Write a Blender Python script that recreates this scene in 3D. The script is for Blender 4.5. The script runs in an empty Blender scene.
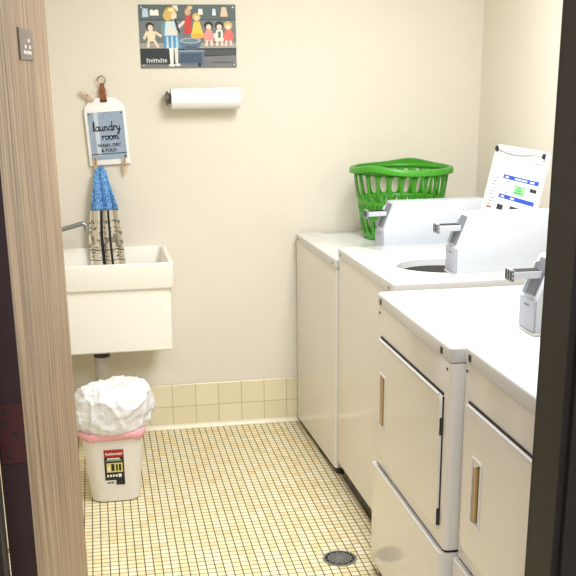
import bpy, bmesh, math, random
from mathutils import Vector, Matrix, noise
random.seed(7)
PI = math.pi
S = bpy.context.scene
COL = S.collection

# ------------------------------------------------------------------ materials
def lin(c):
    r = []
    for v in c[:3]:
        v /= 255.0
        r.append(v / 12.92 if v <= .04045 else ((v + .055) / 1.055) ** 2.4)
    return (r[0], r[1], r[2], 1.0)

class NT:
    def __init__(s, name):
        s.m = bpy.data.materials.new(name); s.m.use_nodes = True
        s.t = s.m.node_tree; s.b = s.t.nodes['Principled BSDF']
    def n(s, kind, **kw):
        nd = s.t.nodes.new(kind)
        for k, v in kw.items(): setattr(nd, k, v)
        return nd
    def l(s, a, b): s.t.links.new(a, b)
    def math(s, op, a, b=None, c=None):
        nd = s.n('ShaderNodeMath', operation=op)
        for i, v in enumerate((a, b, c)):
            if v is None: continue
            if isinstance(v, (int, float)): nd.inputs[i].default_value = v
            else: s.l(v, nd.inputs[i])
        return nd.outputs[0]
    def mix(s, fac, a, b):
        nd = s.n('ShaderNodeMix', data_type='RGBA')
        for i, v in ((0, fac), (6, a), (7, b)):
            if isinstance(v, (int, float)): nd.inputs[i].default_value = v
            elif isinstance(v, tuple): nd.inputs[i].default_value = v
            else: s.l(v, nd.inputs[i])
        return nd.outputs[2]
    def obj(s):
        return s.n('ShaderNodeTexCoord').outputs['Object']
    def noise(s, vec, scale, detail=3, rough=.55):
        nd = s.n('ShaderNodeTexNoise'); nd.inputs['Scale'].default_value = scale
        nd.inputs['Detail'].default_value = detail; nd.inputs['Roughness'].default_value = rough
        if vec is not None: s.l(vec, nd.inputs['Vector'])
        return nd.outputs['Fac']
    def bump(s, h, strength=.2, dist=.002):
        nd = s.n('ShaderNodeBump'); nd.inputs['Strength'].default_value = strength
        nd.inputs['Distance'].default_value = dist
        s.l(h, nd.inputs['Height']); s.l(nd.outputs[0], s.b.inputs['Normal'])
    def sep(s, v):
        nd = s.n('ShaderNodeSeparateXYZ'); s.l(v, nd.inputs[0]); return nd.outputs
    def col(s, v):
        if isinstance(v, tuple): s.b.inputs['Base Color'].default_value = v
        else: s.l(v, s.b.inputs['Base Color'])

MC = {}
def mat(name, c, rough=.5, metal=0., var=.04, scale=30., bump=0., spec=.5, trans=0.):
    """plain paint / plastic / metal with a faint procedural unevenness"""
    if name in MC: return MC[name]
    t = NT(name); c = lin(c)
    f = t.noise(t.obj(), scale, 3)
    a = tuple(min(1, v * (1 - var)) for v in c[:3]) + (1,)
    b = tuple(min(1, v * (1 + var)) for v in c[:3]) + (1,)
    t.col(t.mix(f, a, b))
    t.b.inputs['Roughness'].default_value = rough
    t.b.inputs['Metallic'].default_value = metal
    t.b.inputs['Specular IOR Level'].default_value = spec
    if bump: t.bump(f, bump, .002)
    MC[name] = t.m
    return t.m

def wall_mat():
    t = NT('vinyl_wallcovering'); o = t.obj()
    big = t.noise(o, 3.5, 4)
    mp = t.n('ShaderNodeMapping'); mp.inputs['Scale'].default_value = (1, 1, .35); t.l(o, mp.inputs['Vector'])
    fine = t.noise(mp.outputs[0], 220, 3, .7)
    c = t.mix(fine, lin((221, 213, 196)), lin((236, 230, 216)))
    c = t.mix(t.math('MULTIPLY', big, .18), c, lin((214, 202, 180)))
    t.col(c); t.b.inputs['Roughness'].default_value = .6
    t.bump(fine, .25, .002)
    return t.m

def mosaic_mat(P=.0296):
    t = NT('mosaic_floor_tile'); x, y, z = t.sep(t.obj())
    def cell(v, off):
        s = t.math('ADD', t.math('DIVIDE', v, P), off)
        return t.math('FLOOR', s), t.math('FRACT', s)
    ix, fx = cell(x, .28); iy, fy = cell(y, .1)
    def edge(f):   # distance to the nearest joint, in tiles
        return t.math('SUBTRACT', .5, t.math('ABSOLUTE', t.math('SUBTRACT', f, .5)))
    e = t.math('MINIMUM', edge(fx), edge(fy))
    rp = t.n('ShaderNodeMapRange'); rp.interpolation_type = 'SMOOTHSTEP'
    rp.inputs[1].default_value = .034; rp.inputs[2].default_value = .080
    t.l(e, rp.inputs[0]); tile = rp.outputs[0]
    cv = t.n('ShaderNodeCombineXYZ'); t.l(ix, cv.inputs[0]); t.l(iy, cv.inputs[1])
    wn = t.n('ShaderNodeTexWhiteNoise', noise_dimensions='3D'); t.l(cv.outputs[0], wn.inputs['Vector'])
    rr = t.n('ShaderNodeValToRGB'); t.l(wn.outputs['Value'], rr.inputs[0])
    rr.color_ramp.interpolation = 'LINEAR'
    el = rr.color_ramp.elements
    el[0].color = lin((228, 208, 158)); el[1].color = lin((240, 231, 204))
    m = el.new(.25); m.color = lin((234, 219, 174)); m = el.new(.6); m.color = lin((237, 225, 186))
    mott = t.noise(t.obj(), 160, 2)
    c = t.mix(t.math('MULTIPLY', mott, .25), rr.outputs[0], lin((226, 196, 140)))
    dirt = t.noise(t.obj(), 4, 4)
    g = t.mix(dirt, lin((44, 35, 22)), lin((66, 55, 36)))
    t.col(t.mix(tile, g, c))
    t.l(t.math('SUBTRACT', .8, t.math('MULTIPLY', tile, .45)), t.b.inputs['Roughness'])
    t.bump(tile, .5, .0015)
    return t.m

def base_tile_mat(axis, off, P=.1095, R=.1099):
    t = NT('base_tile_' + axis); s = t.sep(t.obj())
    u = s[0] if axis == 'x' else s[1]; z = s[2]
    def joint(v, p, o):
        f = t.math('FRACT', t.math('ADD', t.math('DIVIDE', v, p), o))
        return t.math('SUBTRACT', .5, t.math('ABSOLUTE', t.math('SUBTRACT', f, .5))), t.math('FLOOR', t.math('ADD', t.math('DIVIDE', v, p), o))
    ex, ix = joint(u, P, off); ez, iz = joint(z, R, 0.0)
    rp = t.n('ShaderNodeMapRange'); rp.inputs[1].default_value = .008; rp.inputs[2].default_value = .022
    t.l(t.math('MINIMUM', ex, ez), rp.inputs[0])
    cv = t.n('ShaderNodeCombineXYZ'); t.l(ix, cv.inputs[0]); t.l(iz, cv.inputs[1])
    wn = t.n('ShaderNodeTexWhiteNoise', noise_dimensions='3D'); t.l(cv.outputs[0], wn.inputs['Vector'])
    c = t.mix(wn.outputs['Value'], lin((226, 214, 180)), lin((234, 223, 190)))
    mott = t.noise(t.obj(), 60, 3)
    c = t.mix(t.math('MULTIPLY', mott, .2), c, lin((216, 202, 168)))
    t.col(t.mix(rp.outputs[0], lin((188, 174, 144)), c))
    t.b.inputs['Roughness'].default_value = .25
    t.bump(rp.outputs[0], .4, .001)
    return t.m

def wood_mat(name='door_wood_veneer', a=(92, 68, 50), b=(178, 150, 120), low=False):
    t = NT(name); o = t.obj()
    mp = t.n('ShaderNodeMapping'); mp.inputs['Scale'].default_value = (24, 24, .8); t.l(o, mp.inputs['Vector'])
    g = t.noise(mp.outputs[0], 2.2, 6, .65)
    mp2 = t.n('ShaderNodeMapping'); mp2.inputs['Scale'].default_value = (150, 150, 2.5); t.l(o, mp2.inputs['Vector'])
    f = t.noise(mp2.outputs[0], 2, 4, .7)
    rp = t.n('ShaderNodeMapRange'); rp.inputs[1].default_value = .36; rp.inputs[2].default_value = .62
    t.l(g, rp.inputs[0])
    c = t.mix(rp.outputs[0], lin(a), lin(b))
    if low:   # warm light on the lower half painted in as colour; off by default
        z = t.sep(o)[2]
        ed = t.n('ShaderNodeMapRange'); ed.inputs[1].default_value = .99; ed.inputs[2].default_value = .955
        t.l(z, ed.inputs[0])
        c2 = t.mix(rp.outputs[0], lin((132, 98, 62)), lin((186, 152, 104)))
        c = t.mix(ed.outputs[0], c, c2)
    rp2 = t.n('ShaderNodeMapRange'); rp2.inputs[1].default_value = .50; rp2.inputs[2].default_value = .66
    rp2.inputs[4].default_value = .7
    t.l(f, rp2.inputs[0])
    c = t.mix(rp2.outputs[0], c, lin((66, 48, 36)))
    t.col(c); t.b.inputs['Roughness'].default_value = .45
    t.bump(f, .15, .001)
    return t.m

def towel_mat():
    t = NT('printed_towel_cotton')
    uv = t.n('ShaderNodeUVMap'); uv.uv_map = 'UVMap'; u, v, _ = t.sep(uv.outputs[0])
    def band(x, lo, hi):
        return t.math('MULTIPLY', t.math('GREATER_THAN', x, lo), t.math('LESS_THAN', x, hi))
    mp = t.n('ShaderNodeMapping'); mp.inputs['Scale'].default_value = (22, 30, 1); t.l(uv.outputs[0], mp.inputs['Vector'])
    nz = t.noise(mp.outputs[0], 1, 2, .6)
    ink = t.math('GREATER_THAN', nz, .54)
    rows = t.math('ADD', t.math('ADD', band(v, .74, .78), band(v, .81, .86)), t.math('ADD', band(v, .37, .40), band(v, .425, .455)))
    mp2 = t.n('ShaderNodeMapping'); mp2.inputs['Scale'].default_value = (7, 9, 1); t.l(uv.outputs[0], mp2.inputs['Vector'])
    blot = t.math('MULTIPLY', t.math('GREATER_THAN', t.noise(mp2.outputs[0], 1, 3, .7), .53), band(v, .50, .72))
    c = t.mix(t.noise(t.obj(), 40, 3), lin((205, 195, 172)), lin((232, 224, 205)))
    c = t.mix(t.math('MULTIPLY', blot, .75), c, lin((96, 88, 74)))
    c = t.mix(t.math('MULTIPLY', t.math('MULTIPLY', ink, rows), .9), c, lin((38, 36, 36)))
    c = t.mix(t.math('ADD', band(v, .468, .482), band(v, .335, .345)), c, lin((50, 48, 46)))
    strip = t.math('ADD', band(u, .36, .42), band(u, .60, .67))
    c = t.mix(strip, c, lin((34, 33, 36)))
    t.col(c); t.b.inputs['Roughness'].default_value = .95
    return t.m

def crochet_mat():
    t = NT('blue_crochet_yarn'); o = t.obj()
    vo = t.n('ShaderNodeTexVoronoi'); vo.inputs['Scale'].default_value = 240; t.l(o, vo.inputs['Vector'])
    c = t.mix(t.math('MULTIPLY_ADD', t.math('SUBTRACT', t.noise(o, 150, 2), .5), 3.0, .5), lin((30, 92, 176)), lin((150, 206, 250)))
    t.col(c); t.b.inputs['Roughness'].default_value = .95
    t.bump(vo.outputs['Distance'], .7, .003)
    return t.m

def denim_mat():
    t = NT('bluegrey_printed_panel'); o = t.obj()
    c = t.mix(t.noise(o, 60, 5, .7), lin((128, 146, 168)), lin((172, 186, 204)))
    t.col(c); t.b.inputs['Roughness'].default_value = .7
    return t.m

def bag_mat():
    t = NT('white_bin_liner_plastic'); o = t.obj()
    t.col(t.mix(t.noise(o, 18, 4), lin((218, 218, 218)), lin((232, 232, 232))))
    t.b.inputs['Roughness'].default_value = .35
    t.b.inputs['Subsurface Weight'].default_value = .15
    t.b.inputs['Subsurface Radius'].default_value = (.02, .02, .02)
    t.bump(t.noise(o, 42, 5, .65), .6, .006)
    return t.m

M_wall = wall_mat(); M_floor = mosaic_mat(); M_wood = wood_mat()
M_ceil = mat('ceiling_paint', (240, 236, 226), .8)
M_frame = mat('dark_brown_frame_paint', (34, 27, 24), .5, var=.1, spec=.3)
M_edge = mat('maroon_door_edge', (44, 22, 22), .5, var=.1)
M_hinge = mat('painted_hinge', (74, 38, 36), .4, .3)
M_white = mat('white_enamel', (218, 217, 215), .16, var=.01, scale=5)
M_front = mat('off_white_enamel', (226, 221, 214), .12, var=.012, scale=6)
M_rim_shade = mat('shaded_rim_enamel', (196, 193, 188), .25, var=.01)  # the white enamel again, with the shade of the rim sides painted in
M_case = mat('white_powder_coat', (202, 207, 213), .35, var=.01)
M_black = mat('black_plastic', (16, 14, 14), .45)
M_dark = mat('dark_seam', (24, 22, 20), .7)
M_rubber = mat('black_rubber', (18, 18, 18), .6)
M_grey = mat('grey_coin_box_steel', (172, 177, 188), .4, .2)
M_slide = mat('bright_slide_steel', (196, 200, 206), .35, .2)
M_plategrey = mat('slide_plate_steel', (128, 131, 138), .4, .4, var=.15, scale=90)
M_chrome = mat('chrome', (190, 190, 192), .18, 1.)
M_dkmetal = mat('dark_slide_steel', (70, 70, 74), .35, .8, var=.2, scale=120)
M_steel = mat('brushed_steel', (150, 150, 150), .35, .75, var=.15, scale=80)
M_tan = mat('tan_handle_plastic', (206, 170, 112), .4)
M_screw = mat('brown_screw_head', (88, 70, 50), .4, .6)
M_sink = mat('off_white_sink_composite', (236, 232, 220), .35, var=.02, scale=120)
M_pvc = mat('white_pvc', (196, 192, 182), .4)
M_green = mat('green_plastic', (62, 148, 30), .35, var=.05)
M_bin = mat('translucent_white_bin_plastic', (226, 220, 212), .4, var=.02)
M_pink = mat('pink_drawstring_plastic', (236, 172, 180), .4)
M_bag = bag_mat()
M_board = mat('white_painted_board', (244, 243, 240), .5)
M_leather = mat('brown_leather', (140, 84, 46), .6, bump=.3)
M_brass = mat('brass_ring', (150, 112, 72), .3, .9)
M_pin = mat('pale_wood_clothespin', (214, 180, 136), .6, var=.1)
M_paper = mat('white_paper_towel', (246, 245, 242), .9, bump=.1, scale=200)
M_card = mat('cardboard_core', (120, 92, 66), .8)
M_cream = mat('holder_plastic', (92, 86, 80), .4)
M_ink = mat('black_ink', (22, 22, 24), .6)
M_towel = towel_mat(); M_crochet = crochet_mat(); M_denim = denim_mat()
M_plate = mat('taupe_sign_plate', (112, 98, 90), .4)
M_light = mat('light_wood_edge', (150, 140, 125), .4, .2)
M_cast = mat('cast_iron_drain', (128, 126, 122), .45, .2)

def flat(c): return mat('ink_%02x%02x%02x' % tuple(int(v) for v in c), c, .5, var=.06, scale=90)

# ------------------------------------------------------------------ mesh helper
class MB:
    def __init__(s): s.bm = bmesh.new(); s.uv = None
    def _fin(s, faces, mi):
        for f in faces: f.material_index = mi
    def box(s, x0, x1, y0, y1, z0, z1, bev=0, seg=2, mi=0, M=None):
        t = bmesh.new()
        vs = [t.verts.new((x, y, z)) for x in (x0, x1) for y in (y0, y1) for z in (z0, z1)]
        for q in ((0, 1, 3, 2), (4, 6, 7, 5), (0, 4, 5, 1), (2, 3, 7, 6), (0, 2, 6, 4), (1, 5, 7, 3)):
            t.faces.new([vs[i] for i in q])
        bmesh.ops.recalc_face_normals(t, faces=t.faces[:])
        if bev: bmesh.ops.bevel(t, geom=t.edges[:], offset=bev, segments=seg, profile=.5, affect='EDGES')
        return s.join(t, mi, M)
    def join(s, t, mi=0, M=None):
        if M is not None: bmesh.ops.transform(t, matrix=M, verts=t.verts[:])
        mp = {}
        for v in t.verts: mp[v] = s.bm.verts.new(v.co)
        for f in t.faces:
            try:
                g = s.bm.faces.new([mp[v] for v in f.verts]); g.material_index = mi
            except ValueError: pass
        t.free(); return s
    def loft(s, loops, mi=0, cap0=True, cap1=True, closed=True):
        R = [[s.bm.verts.new(p) for p in L] for L in loops]
        n = len(R[0]); k = n if closed else n - 1
        for a, b in zip(R, R[1:]):
            for i in range(k):
                j = (i + 1) % n
                f = s.bm.faces.new((a[i], a[j], b[j], b[i])); f.material_index = mi
        if cap0: f = s.bm.faces.new(R[0][::-1]); f.material_index = mi
        if cap1: f = s.bm.faces.new(R[-1]); f.material_index = mi
        return s
    def prism(s, poly, axis, a, b, mi=0, bev=0):
        """poly: 2D points in the two other axes (xy for z, xz for y, yz for x)"""
        def P(p, w):
            return {'z': (p[0], p[1], w), 'y': (p[0], w, p[1]), 'x': (w, p[0], p[1])}[axis]
        t = bmesh.new()
        A = [t.verts.new(P(p, a)) for p in poly]; B = [t.verts.new(P(p, b)) for p in poly]
        n = len(poly)
        for i in range(n): t.faces.new((A[i], A[(i+1) % n], B[(i+1) % n], B[i]))
        t.faces.new(A[::-1]); t.faces.new(B)
        bmesh.ops.recalc_face_normals(t, faces=t.faces[:])
        if bev: bmesh.ops.bevel(t, geom=t.edges[:], offset=bev, segments=2, profile=.5, affect='EDGES')
        return s.join(t, mi)
    def tube(s, path, r, n=12, mi=0, caps=True):
        path = [Vector(p) for p in path]; loops = []
        rs = r if isinstance(r, (list, tuple)) else [r] * len(path)
        T0 = (path[1] - path[0]).normalized()
        up = Vector((0, 0, 1)) if abs(T0.z) < .9 else Vector((1, 0, 0))
        N = (up - T0 * up.dot(T0)).normalized()
        for i, p in enumerate(path):
            a = path[max(i-1, 0)]; b = path[min(i+1, len(path)-1)]
            T = (b - a).normalized(); N = (N - T * N.dot(T)).normalized(); Bn = T.cross(N)
            loops.append([p + (N * math.cos(2*PI*k/n) + Bn * math.sin(2*PI*k/n)) * rs[i] for k in range(n)])
        return s.loft(loops, mi, caps, caps)
    def lathe(s, prof, n=48, c=(0, 0, 0), mi=0, cap0=False, cap1=False):
        return s.loft([[(c[0] + r*math.cos(2*PI*k/n), c[1] + r*math.sin(2*PI*k/n), c[2] + z) for k in range(n)] for r, z in prof], mi, cap0, cap1)
    def poly(s, pts, mi=0):
        f = s.bm.faces.new([s.bm.verts.new(p) for p in pts]); f.material_index = mi; return s
    def build(s, name, mats, parent=None, smooth=40, solid=0, sub=0, recalc=True):
        if recalc: bmesh.ops.recalc_face_normals(s.bm, faces=s.bm.faces[:])
        me = bpy.data.meshes.new(name); s.bm.to_mesh(me); s.bm.free()
        for m in (mats if isinstance(mats, (list, tuple)) else [mats]): me.materials.append(m)
        if smooth:
            for p in me.polygons: p.use_smooth = True
            me.set_sharp_from_angle(angle=math.radians(smooth))
        o = bpy.data.objects.new(name, me); COL.objects.link(o)
        if parent is not None: o.parent = parent
        if solid:
            md = o.modifiers.new('thickness', 'SOLIDIFY'); md.thickness = solid; md.offset = 0
        if sub:
            md = o.modifiers.new('smooth', 'SUBSURF'); md.levels = sub; md.render_levels = sub
        return o

def rrect(x0, x1, y0, y1, r, n=6, z=None, radii=None):
    """counter-clockwise rounded rectangle; radii = per corner (x1y1, x0y1, x0y0, x1y0)"""
    rr = radii or (r, r, r, r); out = []
    for k, (cx, cy, sx, sy) in enumerate(((x1, y1, -1, -1), (x0, y1, 1, -1), (x0, y0, 1, 1), (x1, y0, -1, 1))):
        q = max(rr[k], 1e-4); px, py = cx + sx*q, cy + sy*q
        for i in range(n + 1):
            a = PI/2 * (k + i / n)
            p = (px + q*math.cos(a), py + q*math.sin(a))
            out.append(p if z is None else (p[0], p[1], z))
    return out

def thing(name, label, cat, loc=(0, 0, 0), rz=0, group=None):
    o = bpy.data.objects.new(name, None); COL.objects.link(o); o.empty_display_size = .1
    o.location = loc; o.rotation_euler = (0, 0, rz); return tag(o, label, cat, group)
def tag(o, label, cat, group=None):
    o['label'] = label; o['category'] = cat
    if group: o['group'] = group
    return o
def struct(o, label=None, cat='room'):
    o['kind'] = 'structure'
    if label: o['label'] = label
    o['category'] = cat
    return o
def text_into(mb, s, size, M, mi=0, align='CENTER', depth=.0004):
    cu = bpy.data.curves.new('lettering', 'FONT'); cu.body = s; cu.size = size
    cu.align_x = align; cu.align_y = 'CENTER'; cu.extrude = depth / 2; cu.resolution_u = 3; cu.offset = size*.03
    o = bpy.data.objects.new('lettering', cu); COL.objects.link(o)
    me = bpy.data.meshes.new_from_object(o.evaluated_get(bpy.context.evaluated_depsgraph_get()))
    t = bmesh.new(); t.from_mesh(me); mb.join(t, mi, M)
    bpy.data.objects.remove(o); bpy.data.meshes.remove(me); bpy.data.curves.remove(cu)

# ------------------------------------------------------------------ the room
XL, XR, YF, ZC = -1.32, .863, -3.03, 2.45         # left, right, doorway wall, ceiling
DX0, DX1, DZ = -1.086, -.139, 2.06                 # door opening
def wallbox(name, b, lab):
    return struct(MB().box(*b).build(name, M_wall, smooth=0), lab, 'wall')
wallbox('wall_back', (XL-.1, XR+.1, 0, .1, 0, ZC), 'cream vinyl covered wall behind the sink and washers')
wallbox('wall_right', (XR, XR+.1, YF-.13, 0, 0, ZC), 'cream wall behind the machines')
wallbox('wall_left', (XL-.1, XL, YF-.13, 0, 0, ZC), 'cream wall behind the open door')
w = MB()
w.box(XL-.1, DX0-.03, YF-.13, YF, 0, ZC); w.box(DX1+.03, XR+.1, YF-.13, YF, 0, ZC); w.box(DX0-.03, DX1+.03, YF-.13, YF, DZ+.03, ZC)
struct(w.build('wall_front', M_wall, smooth=0), 'cream wall around the doorway', 'wall')
struct(MB().box(XL-.1, XR+.1, -5.6, .1, -.08, 0).build('floor', M_floor, smooth=0), 'floor of small yellow and cream mosaic tiles with dark grout', 'floor')
struct(MB().box(XL-.1, XR+.1, YF-.13, .1, ZC, ZC+.08).build('ceiling', M_ceil, smooth=0), 'white ceiling', 'ceiling')

# two courses of glazed tile with a pale cove at the floor
def base(name, axis, a, b, at, sgn, off):
    m = MB(); tm = base_tile_mat(axis, off)
    H = .2195
    prof = [(0, H), (.006, H), (.0085, H-.004), (.0085, .022), (.011, .012), (.018, .004), (.018, 0), (0, 0)]
    cove = mat('pale_cove', (240, 232, 206), .35)
    def P(q, w):
        return (w, at + sgn*q[0], q[1]) if axis == 'x' else (at + sgn*q[0], w, q[1])
    n = len(prof)
    for i in range(n):
        p, q = prof[i], prof[(i+1) % n]
        m.poly([P(p, a), P(q, a), P(q, b), P(p, b)], 1 if i in (3, 4, 5) else 0)
    bmesh.ops.remove_doubles(m.bm, verts=m.bm.verts[:], dist=1e-5)
    return struct(m.build(name, [tm, cove], smooth=30), 'two courses of glazed yellow wall tile at the floor', 'baseboard')
base('baseboard_back', 'x', XL, XR, 0, -1, (.5994 % .1095) / .1095)
base('baseboard_right', 'y', YF, -.02, XR, -1, 0)
base('baseboard_left', 'y', YF, -.02, XL, 1, 0)

# door frame: rebate on the room side, stop, casing on the hall side
f = MB()
f.box(DX1, DX1+.03, YF-.05, YF+.004, 0, DZ+.03, .001)
f.box(DX1-.016, DX1+.03, YF-.13, YF-.05, 0, DZ, .001)
f.box(DX1-.004, DX1+.07, YF-.145, YF-.13, 0, DZ+.07, .002)
f.box(DX1+.0, DX1+.05, YF+.0, YF+.014, 0, DZ+.05, .002)
struct(f.build('trim_1', M_frame, smooth=0), 'dark brown right door jamb with stop', 'door frame')
f = MB()
f.box(DX0-.03, DX0, YF-.05, YF+.004, 0, DZ+.03, .001)
f.box(DX0-.03, DX0+.016, YF-.13, YF-.05, 0, DZ, .001)
f.box(DX0-.07, DX0+.004, YF-.145, YF-.13, 0, DZ+.07, .002)
struct(f.build('trim_2', M_frame, smooth=0), 'dark brown left door jamb beside the hinges', 'door frame')
f = MB()
f.box(DX0, DX1, YF-.05, YF+.004, DZ, DZ+.03, .001); f.box(DX0+.016, DX1-.016, YF-.13, YF-.05, DZ-.016, DZ+.03, .001)
struct(f.build('trim_3', M_frame, smooth=0), 'dark brown door head', 'door frame')

# the open door: local x along the leaf from the hinge pin, the hall face at y = -.055
door = thing('door_1', 'wood grain door standing open against the left side', 'door', (DX0, YF+.005, 0), math.radians(86.8))
door['kind'] = 'structure'
LW, LT = .935, .044
MB().box(.003, LW, -.055, -.055+LT, .012, DZ-.004, .0012, 1).build('door_leaf', M_wood, door, smooth=0)
MB().box(.0008, .003, -.0548, -.0552+LT, .012, DZ-.004).build('edge_band', M_edge, door, smooth=0)
for hz in (1.066, 1.84, .28):
    h = MB().box(-.0012, .0008, -.0535, -.014, hz-.051, hz+.051, .0005, 1)
    ho = h.build('hinge', M_hinge, door, smooth=0)
    k = MB().tube([(-.004, -.004, hz-.051), (-.004, -.004, hz+.051)], .0065, 10)
    k.build('knuckle', M_hinge, ho)
    for dz, dy in ((-.038, -.027), (.038, -.027), (0, -.04), (.018, -.024)):
        MB().tube([(-.0022, dy, hz+dz), (-.001, dy, hz+dz)], .0042, 10).build('screw', M_dark, ho)
# raised sign plate on the hall face
SPX, SPZ, SPW, SPH = .472, 1.678, .222, .055
sp = MB().box(SPX-SPW/2, SPX+SPW/2, -.0585, -.055, SPZ-SPH/2, SPZ+SPH/2, .001, 1).build('sign_plate', M_plate, door, smooth=0)
d = MB()
for (a, b, ww) in ((.03, .008, .012), (-.03, -.004, .012), (.045, -.004, .012), (-.05, -.014, .014), (-.015, -.0145, .012), (.02, -.014, .014), (.05, -.0145, .01)):
    d.box(SPX+a-ww, SPX+a+ww, -.0592, -.0585, SPZ+b-.003, SPZ+b+.003)
d.build('raised_symbols', mat('pale_symbol', (216, 208, 198), .5), sp, smooth=0)

# ------------------------------------------------------------------ machines (local: x into the machine, front at x = 0, y across, z up)
DEP = .68
def body_poly(W, d=DEP, r=.013, x0=0.0):
    return rrect(x0, d, -W/2, W/2, r, 5, None, (.004, r, r, .004))

def cut_top(W, z0, z1, hole=None):
    """top panel with folded rim; hole = (cx, cy, r, depth) leaves a round opening with a dished lip"""
    m = MB(); N = 96
    o = .004
    if hole:
        cx, cy, r, dp = hole
    else:
        cx, cy, r, dp = DEP/2, 0, 0, 0
    outer = rrect(-o, DEP, -W/2-o*.4, W/2+o*.4, .015, 8, None, (.006, .015, .015, .006))
    # resample the outline evenly by angle about the opening
    def hit(ang):
        dx, dy = math.cos(ang), math.sin(ang); best = None
        for i in range(len(outer)):
            (ax, ay), (bx, by) = outer[i], outer[(i+1) % len(outer)]
            ex, ey = bx-ax, by-ay; den = dx*ey - dy*ex
            if abs(den) < 1e-12: continue
            t = ((ax-cx)*ey - (ay-cy)*ex) / den; u = ((ax-cx)*dy - (ay-cy)*dx) / den
            if t > 0 and -1e-6 <= u <= 1+1e-6 and (best is None or t < best): best = t
        return (cx+dx*best, cy+dy*best)
    angs = sorted(set([round(2*PI*k/N, 5) for k in range(N)] + [round(math.atan2(p[1]-cy, p[0]-cx) % (2*PI), 5) for p in outer]))
    O = [hit(a) for a in angs]
    def ins(p, q, z):
        L = math.hypot(p[0]-cx, p[1]-cy); k = (L-q)/L
        return (cx+(p[0]-cx)*k, cy+(p[1]-cy)*k, z)
    b = .006
    loops = [[(p[0], p[1], z0) for p in O], [(p[0], p[1], z1-b) for p in O], [ins(p, b*.3, z1-b*.3) for p in O], [ins(p, b, z1) for p in O]]
    if hole:
        for rr, zz in ((r+.028, z1), (r+.022, z1-.006), (r+.004, z1-.010), (r, z1-.014), (r-.002, z1-dp)):
            loops.append([(cx+rr*math.cos(a), cy+rr*math.sin(a), zz) for a in angs])
        m.loft(loops, 0, False, False)
    else:
        m.loft(loops, 0, False, True)
    m.bm.normal_update()
    for fc in m.bm.faces:  # upright rim faces get the greyer slot, shade put into the colour
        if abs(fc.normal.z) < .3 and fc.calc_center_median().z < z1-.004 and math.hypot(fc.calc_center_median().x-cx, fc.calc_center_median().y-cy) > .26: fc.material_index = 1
    return m

def meter_case(root, z, W, x=.232):
    """coin meter housing on the side nearest the door: case, coin box, slide"""
    y0 = -W/2 + .065; y1 = y0 + .098; ym = (y0+y1)/2
    pr = [(x, z+.0), (x, z+.093), (x+.044, z+.202), (.655, z+.202), (.655, z)]
    c = MB().prism(pr, 'y', y0, y1, 0, .003).build('coin_meter_case', M_case, root, smooth=30)
    MB().box(x-.006, .66, y0-.006, y1+.006, z, z+.008, .002, 1).build('mounting_flange', M_white, c, smooth=0)
    bx = MB(); bx.box(x-.006, x-.0005, y0+.0015, y1-.0015, z+.010, z+.092, .001, 1)
    cb = bx.build('coin_box', M_grey, c, smooth=30)
    m = MB(); m.box(x-.0066, x-.0058, ym-.016, ym+.016, z+.074, z+.076); m.build('coin_box_slot', M_dark, cb, smooth=0)
    # slanted slide plate with side cheeks
    a = math.atan2(.109, .044)
    M = Matrix.Translation((x+.022, ym, z+.1475)) @ Matrix.Rotation(-(PI/2-(PI/2-a)) , 4, 'Y')
    pl = MB(); pl.box(-.050, .050, -.027, .027, -.001, .004, .001, 1, 0, M)
    pl.build('slide_plate', M_plategrey, c, smooth=0)
    ck = MB(); ck.prism([(x-.001, z+.096), (x+.036, z+.184), (x+.024, z+.182), (x-.010, z+.106)], 'y', ym+.028, ym+.032)
    ck.build('slide_guard', M_case, c, smooth=0)
    sl = MB(); sl.box(x-.056, x+.02, ym-.022, ym+.022, z+.147, z+.166, .001, 1)
    so = sl.build('coin_slide', M_slide, c, smooth=0)
    g = MB(); g.box(x-.050, x+.018, ym-.019, ym+.019, z+.1660, z+.1672); g.build('slide_groove', M_dark, so, smooth=0)
    hd = MB(); hd.box(x-.062, x-.055, ym-.024, ym+.024, z+.139, z+.172, .0015, 1)
    ho = hd.build('slide_head', M_grey, so, smooth=0)
    q = MB()
    for dy in (-.018, -.002, .014): q.box(x-.0626, x-.0618, ym+dy-.004, ym+dy+.005, z+.144, z+.168)
    for dz in (.143, .154, .165): q.box(x-.0605, x-.0565, ym-.0246, ym-.0239, z+dz, z+dz+.005)
    q.build('coin_slot', M_dark, ho, smooth=0)
    return c

def screw_part(root, x, y, z, r=.0045, mat_=None, axis='x', h=.002):
    p1 = (x-h, y, z) if axis == 'x' else (x, y, z+h)
    return MB().tube([(x, y, z), p1], r, 10).build('screw', mat_ or M_screw, root, smooth=0)

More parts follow.
